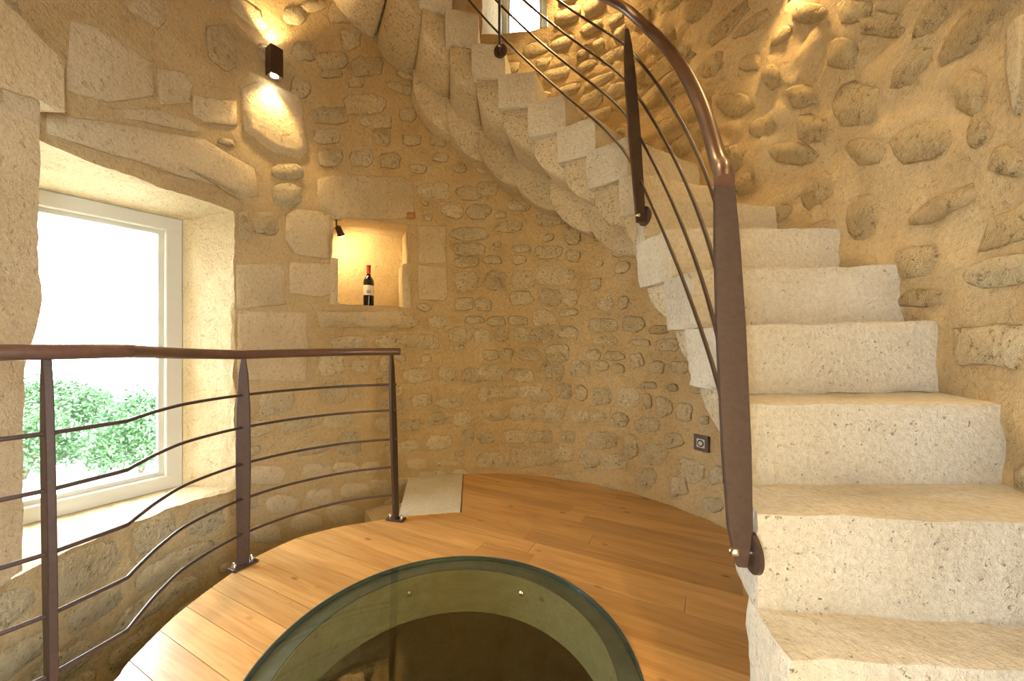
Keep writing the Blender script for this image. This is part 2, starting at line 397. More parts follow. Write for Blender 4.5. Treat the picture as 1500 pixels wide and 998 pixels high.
# left window ------------------------------------------------------
PR = Vector((-1.83, 2.127, 0)); WD = Vector((-.287, -.474, 0)).normalized(); WW = .80
PL = PR+WD*WW; WN = Vector((-.855, .518, 0)).normalized()
WZ0, WZ1 = .212, 1.69
frame_loop = [Vector((PR.x, PR.y, WZ0)), Vector((PL.x, PL.y, WZ0)), Vector((PL.x, PL.y, WZ1)), Vector((PR.x, PR.y, WZ1))]
reveal('window_reveal', hole_loop(WIN, R), frame_loop, wall_left, M_ASHLAR, 60, 16, amp=.007)
reveal_out = MB()
fo2 = [p+WN*.32 for p in frame_loop]
for s in range(4): reveal_out.add([frame_loop[s], frame_loop[(s+1) % 4], fo2[(s+1) % 4], fo2[s]], [(0, 1, 2, 3)])
reveal_out.build('outer_reveal', M_ASHLAR, wall_left, fix=False)
def window(name, a, b, z0, z1, nrm, wid=.075, thick=.06):
    """casement between plan points a (right) and b (left)"""
    ax = (b-a).normalized(); Lw = (b-a).length; mid = (a+b)/2
    w = thing(name, None, None, (mid.x, mid.y, z0)); del_keys = None
    tag(w, kind='structure')
    fr = MB()
    for z in (z0+wid/2, z1-wid/2): fr.box((mid.x+nrm.x*.03, mid.y+nrm.y*.03, z), Lw, thick, wid, ax)
    for p in (a+ax*wid/2, b-ax*wid/2): fr.box((p.x+nrm.x*.03, p.y+nrm.y*.03, (z0+z1)/2), wid, thick*.98, z1-z0-.002, ax)
    f = bevel(fr.build('frame', M_FRAME, w), .005)
    sa = MB(); i0 = wid; s = .022
    for z in (z0+i0+s/2, z1-i0-s/2): sa.box((mid.x+nrm.x*.045, mid.y+nrm.y*.045, z), Lw-2*i0, .03, s, ax)
    for p in (a+ax*(i0+s/2), b-ax*(i0+s/2)): sa.box((p.x+nrm.x*.045, p.y+nrm.y*.045, (z0+z1)/2), s, .029, z1-z0-2*i0, ax)
    sa.build('sash', M_FRAME, w)
    pa = MB(); pa.box((mid.x+nrm.x*.05, mid.y+nrm.y*.05, (z0+z1)/2), Lw-2*i0-.02, .004, z1-z0-2*i0-.02, ax)
    pa.build('pane', M_GLASS, w)
    return w
window('window_1', PR, PL, WZ0, WZ1, WN)
c = (PR+PL)/2+WN*.12
portal('window_daylight', (c.x, c.y, (WZ0+WZ1)/2), (CX, CY, (WZ0+WZ1)/2), .80, 1.5)
# upper window ------------------------------------------------------
tm = (UWIN[0]+UWIN[1])/2; un = Vector((math.cos(tm), math.sin(tm), 0))
uz = UWIN[2]+.16; uy = 3.36; ul = [Vector((.31, uy, uz)), Vector((-.085, uy, uz)), Vector((-.085, uy, UWIN[3]-.02)), Vector((.31, uy, UWIN[3]-.02))]; un = Vector((0, 1, 0))
reveal('upper_window_reveal', hole_loop(UWIN, R), ul, wall_back, M_ASHLAR, 10, 8)
window('window_2', Vector((ul[0].x, ul[0].y, 0)), Vector((ul[1].x, ul[1].y, 0)), uz, UWIN[3]-.02, un, .045, .05)
uo = [p+un*.2 for p in ul]; rb = MB()
for s in range(4): rb.add([ul[s], ul[(s+1) % 4], uo[(s+1) % 4], uo[s]], [(0, 1, 2, 3)])
rb.build('outer_reveal', M_ASHLAR, wall_back, fix=False)
c = Vector((.11, uy+.1, (uz+UWIN[3])/2))
portal('upper_window_daylight', c, (CX, CY, c.z), .42, .62)
# doorway behind the camera ----------------------------------------
dl = hole_loop(DOOR, R+.48)
reveal('doorway_reveal', hole_loop(DOOR, R), dl, wall_front, M_ASHLAR, 10, 5)
tdm = (DOOR[0]+DOOR[1])/2; portal('doorway_daylight', cyl(tdm, R+.45, 1.0), (CX, CY, 1.0), 1.1, 1.9)
mb = MB(); mb.box((.1, -2.75, -.1), 3.4, .25, 4.6); tag(mb.build('sky_block_wall', M_ASHLAR), kind='structure')  # unseen wall, added to cut the sky light entering by the doorway
mb = MB(); mb.box((.1, -1.75, 2.26), 3.4, 2.2, .14); tag(mb.build('sky_block_roof', M_ASHLAR), kind='structure')  # unseen roof, added to dim the doorway daylight further
# niche ---------------------------------------------------------------
nd = R+.40
reveal('niche_lining', hole_loop(NICHE, R), hole_loop(NICHE, nd), wall_back, M_ASHLAR, 10, 10, back=False, amp=.005)

# ---------------------------------------------------------------- stones in the wall
placed = []                                              # (th0,th1,z0,z1) of what is taken
for h in HOLES[:3]: placed.append(h)
stone_count = {}
def sector(t):
    t = (t+PI/2) % (2*PI)-PI/2
    d = math.degrees(t)
    return wall_right if d < 48 else wall_back if d < 122 else wall_left if d < 214 else wall_front
def stone(outline, proud, mat, parent=None, rings=None, rough=1.0, name='stone'):
    n = len(outline); ct = sum(p[0] for p in outline)/n; cz = sum(p[1] for p in outline)/n
    mb = MB(); rings = rings or [(1.05, -.005), (.97, .4), (.80, 1.0)]
    for sc, h in rings:
        for (t, z) in outline:
            tt, zz = ct+(t-ct)*sc, cz+(z-cz)*sc
            r = rw(tt, zz)-(h*proud if h > 0 else h)-(random.uniform(-.22, .22)*proud*rough if h > .3 else 0)
            mb.v.append(cyl(tt, r, zz))
    mb.v.append(cyl(ct, rw(ct, cz)-proud*random.uniform(.9, 1.25), cz)); last = len(mb.v)-1
    for k in range(len(rings)-1):
        for i in range(n):
            j = (i+1) % n; mb.f.append((k*n+i, k*n+j, (k+1)*n+j, (k+1)*n+i))
    k = len(rings)-1
    for i in range(n): mb.f.append((k*n+i, k*n+(i+1) % n, last))
    par = parent or sector(ct); outlines.append((par.name, outline))
    o = mb.build(name, mat, par, smooth=True, fix=True)
    at = o.data.attributes.new('edge', 'FLOAT', 'POINT'); ev = [0, .45, .85, 1, 1, 1, 1]
    if name == 'brick': ev = [1]*7
    for i in range(len(mb.v)): at.data[i].value = ev[min(i//n, len(rings))] if i < last else 1.0
    return o
def blob(q, n=12, power=3.2, jit=.10):
    """irregular outline inside quad q (4 (th,z) points) """
    out = []
    ph = random.uniform(0, 1)
    for i in range(n):
        a = 2*PI*(i+ph)/n
        c, s = math.cos(a), math.sin(a); k = (abs(c)**power+abs(s)**power)**(-1/power)*(1.06-random.uniform(0, jit)*2.2)
        u, v = .5+.5*c*k, .5+.5*s*k
        t = (q[0][0]*(1-u)+q[1][0]*u)*(1-v)+(q[3][0]*(1-u)+q[2][0]*u)*v
        z = (q[0][1]*(1-u)+q[1][1]*u)*(1-v)+(q[3][1]*(1-u)+q[2][1]*u)*v
        out.append((t, z))
    return out
def pix_stone(x0, y0, x1, y1, proud=.008, mat=None, power=3.8, jit=.12, n=12):
    gx_, gy_ = (x1-x0)*.06, (y1-y0)*.07; x0 -= gx_; x1 += gx_; y0 -= gy_; y1 += gy_
    q = [oncyl(x0, y1), oncyl(x1, y1), oncyl(x1, y0), oncyl(x0, y0)]
    if q[1][0] > PI*1.5: q = [(t-2*PI if t > PI else t, z) for t, z in q]
    ts = [p[0] for p in q]; zs = [p[1] for p in q]
    if max(ts)-min(ts) > 2: q = [(t-2*PI if t > PI else t, z) for t, z in q]; ts = [p[0] for p in q]
    placed.append((min(ts), max(ts), min(zs), max(zs)))
    rr = [(1.06, -.005), (.99, .45), (.86, 1.0)]
    return stone(blob(q, n, power, jit), proud, mat or M_RUBBLE, rings=rr)
def pix_ashlar(pts, proud=.012, mat=None):
    """big dressed block from a picture outline"""
    o = [oncyl(*p) for p in pts]; o = [(t, z) for t, z in o]
    ts = [p[0] for p in o]; zs = [p[1] for p in o]; placed.append((min(ts), max(ts), min(zs), max(zs)))
    dense = []
    for a, b in zip(o, o[1:]+o[:1]):
        L_ = math.hypot((a[0]-b[0])*R, a[1]-b[1]); k = max(1, int(L_/.09))
        for i in range(k):
            f = i/k; dense.append((a[0]+(b[0]-a[0])*f+random.uniform(-.002, .002), a[1]+(b[1]-a[1])*f+random.uniform(-.003, .003)))
    return stone(dense, proud*.7, mat or M_BLOCK, rings=[(1.02, -.006), (.99, .5), (.95, 1.0), (.72, 1.0), (.4, 1.05)], rough=.35)

# dressed blocks around the window and the niche, read off the photograph on the cylinder
pix_ashlar([(465, 262), (500, 254), (590, 259), (606, 268), (608, 318), (487, 320), (466, 300)])          # niche lintel
pix_ashlar([(612, 331), (653, 330), (654, 386), (613, 387)])
pix_ashlar([(612, 390), (655, 389), (656, 434), (650, 440), (614, 440)])
pix_ashlar([(420, 314), (482, 316), (484, 380), (430, 372), (418, 350)])
pix_ashlar([(424, 384), (488, 386), (491, 430), (470, 436), (424, 430)])
pix_ashlar([(350, 455), (450, 457), (452, 512), (449, 560), (348, 556)])
pix_ashlar([(346, 388), (416, 386), (418, 446), (347, 452)])
pix_ashlar([(466, 456), (590, 456), (596, 478), (468, 480)])
pix_ashlar([(70, 165), (200, 185), (300, 205), (372, 246), (380, 288), (350, 292), (330, 276), (200, 236), (72, 195)], .016)   # window lintel
pix_ashlar([(352, 130), (380, 118), (440, 140), (450, 225), (440, 234), (400, 222), (356, 190)], .014)
pix_ashlar([(100, 30), (140, 38), (222, 92), (224, 140), (160, 150), (100, 132)], .012)
pix_ashlar([(228, 100), (262, 104), (282, 124), (276, 152), (234, 154)], .012)
pix_ashlar([(300, 40), (330, 34), (346, 60), (346, 100), (330, 106), (302, 84)], .010, M_RUBBLE)
pix_ashlar([(280, 140), (345, 150), (346, 185), (300, 180), (282, 168)], .009)
pix_ashlar([(180, 172), (178, 160), (225, 160), (280, 176), (300, 196)], .008)
def zlist(ox, oy, s, items, **kw):
    for (a, b, c, d) in items: pix_stone(ox+a/s, oy+b/s, ox+c/s, oy+d/s, **kw)
zlist(350, 250, 3, [(790, 50, 920, 120), (930, 165, 985, 210), (1020, 150, 1110, 200), (1190, 130, 1280, 175), (930, 250, 1090, 305), (1130, 220, 1240, 270),
    (1310, 190, 1440, 240), (950, 380, 1050, 425), (940, 318, 1080, 372), (1075, 375, 1150, 410), (1205, 325, 1280, 360), (1300, 330, 1420, 385), (1205, 370, 1260, 410),
    (1080, 440, 1175, 530), (1205, 440, 1300, 515), (1310, 415, 1470, 500), (1190, 530, 1290, 590), (1040, 560, 1110, 612), (950, 560, 1030, 612), (1190, 640, 1270, 680),
    (1090, 640, 1170, 680), (1000, 640, 1080, 672), (1290, 615, 1390, 680), (920, 690, 1020, 750), (1035, 700, 1110, 760), (1190, 690, 1290, 750), (1300, 690, 1370, 755),
    (1400, 680, 1490, 740), (1070, 790, 1140, 830), (1150, 785, 1200, 840), (1230, 780, 1320, 835), (1350, 785, 1450, 840), (1320, 520, 1420, 590), (1130, 690, 1180, 750),
    (580, 645, 680, 705), (830, 640, 915, 690), (690, 640, 790, 690), (370, 640, 540, 690), (400, 730, 560, 780), (600, 725, 700, 775), (720, 720, 880, 780),
    (980, 870, 1080, 930), (1180, 870, 1290, 920), (1330, 840, 1420, 910), (720, 870, 850, 930), (880, 860, 950, 930), (1060, 950, 1150, 998), (1230, 950, 1330, 998), (150, 60, 270, 160), (0, 180, 60, 300), (60, 190, 170, 280),
    (950, 450, 1050, 530), (1430, 520, 1490, 590), (1430, 250, 1497, 320), (1440, 350, 1497, 400), (960, 70, 1070, 130)])
zlist(400, 0, 3, [(50, 30, 140, 100), (250, 0, 370, 95), (300, 125, 380, 215), (190, 225, 325, 300), (340, 250, 480, 335), (330, 340, 400, 385), (320, 415, 490, 500),
    (390, 510, 520, 565), (170, 470, 330, 540), (550, 475, 630, 535), (130, 0, 230, 45), (90, 180, 190, 260), (600, 720, 670, 760), (790, 720, 850, 755), (340, 660, 440, 730),
    (575, 590, 650, 640), (690, 590, 760, 640), (0, 720, 130, 790), (10, 810, 120, 900), (60, 920, 225, 990), (740, 900, 830, 950), (850, 900, 940, 960),
    (1030, 800, 1110, 850), (900, 800, 990, 860), (210, 300, 300, 340), (80, 340, 160, 430), (180, 570, 290, 630), (440, 580, 510, 640), (200, 660, 300, 730), (470, 670, 560, 740), (700, 670, 770, 710)])
zlist(700, 450, 3, [(485, 50, 610, 105), (640, 40, 730, 105), (345, 90, 430, 135), (215, 90, 325, 155), (790, 140, 895, 190), (510, 130, 610, 165), (670, 140, 760, 170), (105, 185, 155, 225),
    (185, 185, 275, 235), (300, 165, 400, 210), (555, 195, 640, 235), (660, 205, 725, 265), (480, 185, 540, 230), (165, 275, 245, 330), (290, 235, 375, 325), (400, 235, 490, 300),
    (510, 235, 570, 280), (750, 240, 820, 290), (850, 240, 930, 290), (0, 250, 110, 330), (345, 335, 410, 405), (430, 350, 480, 410), (505, 355, 585, 425), (610, 360, 710, 435),
    (725, 385, 755, 445), (775, 400, 850, 480), (870, 425, 940, 500), (970, 480, 1015, 515), (830, 340, 880, 370), (940, 345, 990, 380), (710, 330, 780, 360), (145, 430, 250, 505),
    (280, 430, 380, 515), (410, 455, 490, 510), (500, 460, 560, 500), (585, 470, 660, 525), (690, 490, 790, 550), (820, 555, 900, 620), (110, 540, 215, 595), (225, 545, 330, 595),
    (360, 545, 430, 590), (485, 550, 610, 620), (635, 565, 700, 660), (710, 600, 830, 690), (150, 620, 330, 700), (340, 610, 420, 680), (450, 625, 540, 705), (545, 650, 660, 710),
    (880, 670, 990, 775), (1010, 705, 1075, 775), (700, 710, 780, 795), (845, 745, 920, 830), (990, 840, 1080, 900), (0, 635, 140, 710), (75, 350, 180, 400), (210, 360, 320, 420),
    (0, 370, 60, 420), (30, 450, 130, 500), (0, 550, 70, 600)], proud=.009)
zlist(330, 640, 4.75, [(290, 410, 500, 530), (560, 370, 750, 470), (800, 330, 1000, 420), (460, 540, 660, 660), (700, 480, 910, 600), (160, 200, 400, 320), (540, 190, 730, 280), (190, 620, 380, 740),
    (760, 180, 920, 270), (950, 180, 1080, 260), (1020, 300, 1140, 390), (1260, 150, 1400, 220)], proud=.007, mat=M_BLOCK)
zlist(1050, 0, 3.327, [(230, 310, 300, 440), (110, 260, 220, 350), (340, 420, 480, 520), (530, 190, 700, 330), (560, 400, 800, 600), (880, 590, 1140, 790), (1140, 360, 1320, 560),
    (1250, 550, 1340, 720), (1350, 720, 1497, 860), (380, 560, 530, 700), (240, 690, 480, 800), (640, 680, 830, 800), (590, 0, 770, 110), (380, 10, 550, 110), (710, 60, 910, 180), (0, 460, 180, 560)],
    proud=.007, power=3.0, jit=.14, mat=M_RIGHT)
pix_ashlar([(1476, 30), (1499, 20), (1499, 170), (1490, 160)], .012)
# red brick fragment over the niche's corner
tq = [oncyl(595, 320), oncyl(608, 320), oncyl(608, 311), oncyl(595, 311)]
stone([tq[0], ((tq[0][0]+tq[1][0])/2, tq[0][1]), tq[1], (tq[1][0], (tq[1][1]+tq[2][1])/2), tq[2], tq[3]], .016, M_BRICK, wall_back, name='brick', rough=.1)
# fill the rest with random courses
def free(a, b, z0, z1, m=.006):
    for (p, q, r, s) in placed:
        for sh in (0, 2*PI, -2*PI):
            if a < q+sh+m and b > p+sh-m and z0 < s+m and z1 > r-m: return False
    return True
def fill(t0, t1, z0, z1, hs, ws, keep, proud, power, jit, mat=None):
    mat = mat or M_RUBBLE
    z = z0
    while z < z1:
        h = random.uniform(*hs); t = t0+random.uniform(-.1, 0)
        while t < t1:
            w = random.uniform(*ws)/R; gap = random.uniform(.012, .04)/R
            zz = z+random.uniform(-.02, .02); hh = h*random.uniform(.75, 1.0)
            a, b = t, t+w
            if random.random() < keep:
                for k in range(4):
                    if a > t0 and b < t1 and free(a, b, zz, zz+hh):
                        placed.append((a, b, zz, zz+hh))
                        stone(blob([(a, zz), (b, zz), (b, zz+hh), (a, zz+hh)], 11, power, jit), proud*random.uniform(.6, 1.2), mat); break
                    if k == 0: b = a+w*.6
                    elif k == 1: a, b = t+w*.4, t+w
                    else: hh *= .6
            t += w+gap
        z += h+random.uniform(.012, .03)
fill(R_(48), R_(122), -.55, 3.7, (.09, .15), (.12, .26), .9, .0075, 3.6, .12)
fill(R_(122), R_(213), -.75, 2.9, (.12, .20), (.18, .40), .9, .006, 3.6, .10)
fill(R_(-50), R_(48), 0.0, 1.15, (.10, .16), (.14, .28), .8, .008, 3.0, .14)
fill(R_(-50), R_(48), 1.2, 3.6, (.13, .22), (.18, .42), .97, .007, 3.0, .15, M_RIGHT)
def darts(t0, t1, z0, z1, ws, hs, tries, proud, mat, power=3.0, jit=.14):
    for i in range(tries):
        f = 1-.55*i/tries; w = random.uniform(*ws)*f/R; h = random.uniform(*hs)*f; a = random.uniform(t0, t1-w); z = random.uniform(z0, z1-h)
        if free(a, a+w, z, z+h, .004):
            placed.append((a, a+w, z, z+h)); sl = random.uniform(-.02, .02)
            stone(blob([(a, z), (a+w, z+sl), (a+w, z+h+sl), (a, z+h)], 11, power, jit), proud*random.uniform(.6, 1.2), mat)
darts(R_(-48), R_(47), 1.0, 3.2, (.16, .36), (.10, .20), 2600, .007, M_RIGHT, 3.0, .15)
darts(R_(49), R_(121), -.2, 3.2, (.10, .24), (.07, .13), 1500, .009, M_RUBBLE)
darts(R_(123), R_(160), -.7, 2.9, (.12, .30), (.08, .16), 700, .008, M_RUBBLE)
# the mortar lies a little behind every stone
import numpy as np
for nm, (ths_, zs_g) in grids.items():
    me = bpy.data.objects[nm].data; T = np.array(ths_); Z = np.array(zs_g); nz_ = len(Z); push = np.zeros((len(T), nz_))
    for (w, ol) in outlines:
        if w != nm: continue
        P = np.array(ol); P[:, 0] += 2*PI*round((T.mean()-P[:, 0].mean())/(2*PI)); c_ = P.mean(0); P = c_+(P-c_)*.93
        i0, i1 = np.searchsorted(T, [P[:, 0].min(), P[:, 0].max()]); j0, j1 = np.searchsorted(Z, [P[:, 1].min(), P[:, 1].max()])
        if i1 <= i0 or j1 <= j0: continue
        tt, zz = np.meshgrid(T[i0:i1], Z[j0:j1], indexing='ij'); ins = np.zeros(tt.shape, bool)
        for a_, b_ in zip(P, np.roll(P, -1, 0)):
            cr = (a_[1] > zz) != (b_[1] > zz)
            with np.errstate(divide='ignore', invalid='ignore'): ins ^= cr & (tt < (b_[0]-a_[0])*(zz-a_[1])/(b_[1]-a_[1])+a_[0])
        push[i0:i1, j0:j1][ins] = .008 if w == 'wall_right' else .011
    co_ = np.zeros(len(me.vertices)*3, np.float32); me.vertices.foreach_get('co', co_); co_ = co_.reshape(-1, 3); m_ = push.size
    d_ = co_[:m_, :2]-np.array([CX, CY]); r_ = np.linalg.norm(d_, axis=1, keepdims=True); co_[:m_, :2] += d_/r_*push.reshape(-1, 1)
    me.vertices.foreach_set('co', co_.ravel()); me.update()
# protruding block at the left of the window head
def wedge_block(pts, dep, name='stone', mat=None):
    den = []
    for a_, b_ in zip(pts, pts[1:]+pts[:1]):
        kk = max(1, int(math.hypot(a_[0]-b_[0], a_[1]-b_[1])/16))
        for i_ in range(kk): den.append((a_[0]+(b_[0]-a_[0])*i_/kk+random.uniform(-1.6, 1.6)*(i_ > 0), a_[1]+(b_[1]-a_[1])*i_/kk+random.uniform(-1.6, 1.6)*(i_ > 0)))
    o = [oncyl(*p, R-dep) for p in den]; mb = MB(); n = len(o)
    for r in (R-dep, R+.05):
        for t, z in o: mb.v.append(cyl(t, r, z))
    mb.f.append(tuple(range(n)));
    for i in range(n): j = (i+1) % n; mb.f.append((i, j, n+j, n+i))
    ob = mb.build(name, mat or M_ASHLAR, wall_left); return soften(ob)
wedge_block([(-60, -40), (10, 5), (35, 28), (62, 60), (92, 88), (95, 92), (95, 165), (82, 162), (62, 148), (-60, 110)], .10)
wedge_block([(-60, 60), (40, 100), (58, 140), (59, 220), (55, 330), (57, 400), (62, 440), (54, 480), (36, 540), (33, 640), (34, 760), (33, 836), (-60, 905)], .088, 'pier')
# niche: dressed jamb blocks that narrow its lower half, and the courses of its back
def radial_block(th0, th1, z0, z1, r0, r1, mat=M_ASHLAR, parent=wall_back, name='stone', seed=0):
    mb = MB(); c8 = [cyl(th0, r0, z0), cyl(th1, r0, z0), cyl(th1, r1, z0), cyl(th0, r1, z0)]
    c8 += [Vector((p.x, p.y, z1)) for p in c8]
    hexa(mb, c8, 3, 4, 4, .003, .006, seed); return soften(mb.build(name, mat, parent), 50)
na, nb, nz0, nz1 = NICHE; nh = nz1-nz0; nw = nb-na
radial_block(na-.01, na+nw*.075, nz0-.01, nz0+nh*.53, R-.012, R+.25, seed=3)
radial_block(nb-nw*.065, nb+.01, nz0-.01, nz0+nh*.50, R-.012, R+.25, seed=4)
for k, (u0, u1, v0, v1) in enumerate([(-.02, .5, .72, 1.02), (.5, .64, .72, 1.02), (.64, 1.02, .72, 1.02), (-.02, .56, .47, .72), (.56, 1.02, .40, .72), (-.02, .40, -.02, .47), (.40, .70, -.02, .40), (.70, 1.02, -.02, .40), (.40, .56, .40, .47)]):
    g = .006
    radial_block(nb-nw*u1+g/R, nb-nw*u0-g/R, nz0+nh*v0+g, nz0+nh*v1-g, R+.385+.008*(k % 3), R+.47, M_ASHLAR, wall_back, seed=10+k)
mb = MB(); mb.add(hole_loop((na-.02, nb+.02, nz0-.02, nz1+.02), R+.40), [(0, 1, 2, 3)]); mb.build('niche_back', M_MORTAR, wall_back, fix=False)

# ---------------------------------------------------------------- ceiling, ground, lower room
mb = MB(); mb.prism([(CX+2.0*math.cos(2*PI*i/48), CY+2.0*math.sin(2*PI*i/48)) for i in range(48)], ZT-.02, ZT+.15)
tag(mb.build('ceiling', M_CEIL), kind='structure')
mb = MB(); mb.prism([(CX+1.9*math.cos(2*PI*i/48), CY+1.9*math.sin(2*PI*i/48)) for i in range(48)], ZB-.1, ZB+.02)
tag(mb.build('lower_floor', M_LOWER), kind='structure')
mb = MB(); mb.box((0, 0, ZB-.2), 160, 160, .12); tag(mb.build('ground', M_GROUND), kind='structure')

# ---------------------------------------------------------------- wooden floor
GX, GY, GR = -.203, 1.20, .596
edge = [(-1.46, .45), (-1.29, .80), (-1.185, 1.10), (-1.205, 1.20), (-1.235, 1.37), (-1.238, 1.48), (-1.226, 1.64), (-1.205, 1.78), (-1.16, 1.88), (-1.105, 1.97), (-1.01, 2.045), (-.92, 2.10), (-.80, 2.147), (-.66, 2.205)]
edge = [(p.x, p.y) for p in catmull([(a, b, 0) for a, b in edge], 4)]
SL = [(-.656, 2.213), (-.305, 2.268), (-.377, 2.94), (-.775, 2.86)]       # limestone slab by the stair head
outline = edge+[(-.660, 2.213), (-.299, 2.268), (-.372, 2.93)]
t_s = math.atan2(2.93-CY, -.372-CX)
t_e = math.atan2(.45-CY, -1.46-CX)                                 # about -141 degrees
k = 70
for i in range(1, k):
    t = t_s+(t_e-t_s)*i/k; outline.append((CX+(R+.012)*math.cos(t), CY+(R+.012)*math.sin(t)))
ANG = math.atan2(-.456, .89); U = Vector((math.cos(ANG), math.sin(ANG), 0)); V = Vector((-math.sin(ANG), math.cos(ANG), 0))
def uv(p): q = Vector((p[0], p[1], 0)); return (q.dot(U), q.dot(V))
def xy(p): q = U*p[0]+V*p[1]; return (q.x, q.y)
def clip(poly, ax, val, keep_less):
    out = []
    s = (lambda p: val-p[ax]) if keep_less else (lambda p: p[ax]-val)
    for a, b in zip(poly, poly[1:]+poly[:1]):
        sa, sb = s(a), s(b)
        if sa >= 0: out.append(a)
        if sa*sb < 0: f = sa/(sa-sb); out.append((a[0]+(b[0]-a[0])*f, a[1]+(b[1]-a[1])*f))
    return out
def area(p): return sum(a[0]*b[1]-b[0]*a[1] for a, b in zip(p, p[1:]+p[:1]))/2
ouv = [uv(p) for p in outline]
if area(ouv) < 0: ouv.reverse()
gu, gv = uv((GX, GY)); GRO = GR+.003
def half(left):
    p = clip(ouv, 0, gu, left); arc = []
    n = 48
    for i in range(n+1):
        a = PI/2+PI*i/n if left else PI/2-PI*i/n
        arc.append((gu+GRO*math.cos(a), gv+GRO*math.sin(a)))
    best = None
    for i in range(len(p)):
        a, b = p[i], p[(i+1) % len(p)]
        if abs(a[0]-gu) < 1e-6 and abs(b[0]-gu) < 1e-6 and min(a[1], b[1]) < gv < max(a[1], b[1]): best = i
    a, b = p[best], p[(best+1) % len(p)]
    if a[1] < b[1]: arc.reverse()
    return p[:best+1]+arc+p[best+1:]
HL, HR = half(True), half(False)
fl = MB()
for h in (HL, HR): fl.prism([xy(p) for p in h], -.20, -.021)
floor = fl.build('floor', M_LINING); tag(floor, kind='structure')
PW = .1035; v0 = 1.041-PW*14
for r in range(40):
    a, b = v0+r*PW, v0+(r+1)*PW
    polys = [HL, HR] if (b > gv-GRO and a < gv+GRO) else [ouv]
    for P in polys:
        s = clip(clip(P, 1, a+.0009, False), 1, b-.0009, True)
        if len(s) < 3 or abs(area(s)) < .0008: continue
        us = [p[0] for p in s]; u0, u1 = min(us), max(us)
        cuts = [u0-1]; c = u0+random.uniform(.45, 1.3)
        while c < u1-.25: cuts.append(c); c += random.uniform(.8, 1.5)
        cuts.append(u1+1)
        for q0, q1 in zip(cuts, cuts[1:]):
            t = clip(clip(s, 0, q0+.0008, False), 0, q1-.0008, True)
            if len(t) < 3 or abs(area(t)) < .0005: continue
            mb = MB(); mb.prism([xy(p) for p in t], -.022, random.uniform(-.0006, .0006)); mb.build('plank', M_WOOD, floor)
# lining of the round well
mb = MB(); n = 72
ln = MB(); ri, ro = GR-.075, GR-.012
for (ra, za) in ((ri, -.020), (ri, -.205), (ro+.012, -.205), (ro+.012, -.020)):
    for i in range(n): ln.v.append(Vector((GX+ra*math.cos(2*PI*i/n), GY+ra*math.sin(2*PI*i/n), za)))
for s in range(4):
    for i in range(n): j = (i+1) % n; t = (s+1) % 4; ln.f.append((s*n+i, s*n+j, t*n+j, t*n+i))
lin = soften(ln.build('well_lining', M_LINING, floor))
for a in (118, 62, 0, 180, 240, 300):
    t = R_(a); p = Vector((GX+ri*math.cos(t), GY+ri*math.sin(t), -.085)); mb = MB()
    mb.lathe([(.012, 0), (.012, .004), (.007, .009)], p, (-math.cos(t), -math.sin(t), 0), 12); mb.build('screw', M_CHROME, lin)
# glass disc in its steel ring
gt = thing('glass_floor_panel', 'round walk-on glass panel with blue-grey rim, set in the wooden floor', 'floor window', (GX, GY, 0))
gp = MB(); gp.lathe([(GR-.005, -.014), (GR-.005, .001)], (GX, GY, 0), n=96); gp.build('pane', M_FGLASS, gt)
def annulus(name, ra, rb, z0, z1, mat, par):
    a = MB()
    for (q, z) in ((ra, z0), (rb, z0), (rb, z1), (ra, z1)):
        for i in range(96): a.v.append(Vector((GX+q*math.cos(2*PI*i/96), GY+q*math.sin(2*PI*i/96), z)))
    for s in range(4):
        for i in range(96): j = (i+1) % 96; t = (s+1) % 4; a.f.append((s*96+i, s*96+j, t*96+j, t*96+i))
    return soften(a.build(name, mat, par))
annulus('ring', GR-.072, GR-.007, -.0195, -.015, M_RING, gt)
tag(annulus('rim', GR-.004, GR+.001, -.0195, .0035, M_EDGE, gt), 'thin teal glass edge of the round panel')

# limestone slab at the head of the lower stair, and the lower steps
mb = MB(); mb.prism(SL, -.03, .006)
tag(bevel(mb.build('stone_slab', M_SLAB), .003), 'pale smooth limestone slab set beside the wooden floor at the stair head', 'slab')
low = thing('lower_staircase', 'stone steps going down behind the guard railing, below the wooden floor', 'staircase', (-.95, 2.6, -.22))
for k in range(3):
    a0, a1 = R_(107+k*13), R_(107+(k+1)*13+4); z = -.17-.2*k
    mb = MB(); c8 = [cyl(a1, .95, z-.2), cyl(a0, .95, z-.2), cyl(a0, R+.06, z-.2), cyl(a1, R+.06, z-.2)]
    c8 += [Vector((p.x, p.y, z)) for p in c8]; hexa(mb, c8, 8, 10, 4, .003, .008, k+30); soften(mb.build('step', M_ASHLAR, low), 50)

# ---------------------------------------------------------------- the stone stair
RISE = .198; ZC = .854
fronts = {-3: ((.43, .50), (1.30, .42)), -2: ((.474, .66), (1.35, .60)), -1: ((.495, .78), (1.42, .69)), 0: ((.55, .93), (1.45, .945)), 1: ((.60, 1.085), (1.50, 1.145)),
          2: ((.605, 1.30), (1.50, 1.25)), 3: ((.60, 1.48), (1.55, 1.53)), 4: ((.565, 1.69), (1.52, 1.86)), 5: ((.61, 1.89), (1.42, 2.16))}
angs = [31, 44, 56, 68, 80, 90.5, 100.5, 110.5, 121, 132, 143]
for i, a in enumerate(angs):
    t = R_(a); fronts[6+i] = ((CX+.90*math.cos(t), CY+.90*math.sin(t)), (CX+(R+.07)*math.cos(t), CY+(R+.07)*math.sin(t)))
stair = thing('stone_staircase', 'pale worn limestone staircase winding up along the round wall, steps cantilevered on corbels', 'staircase', (.9, .9, .06))
ZOUT = {1: .022, 2: .02, 3: .02, 4: .02, 0: .0}
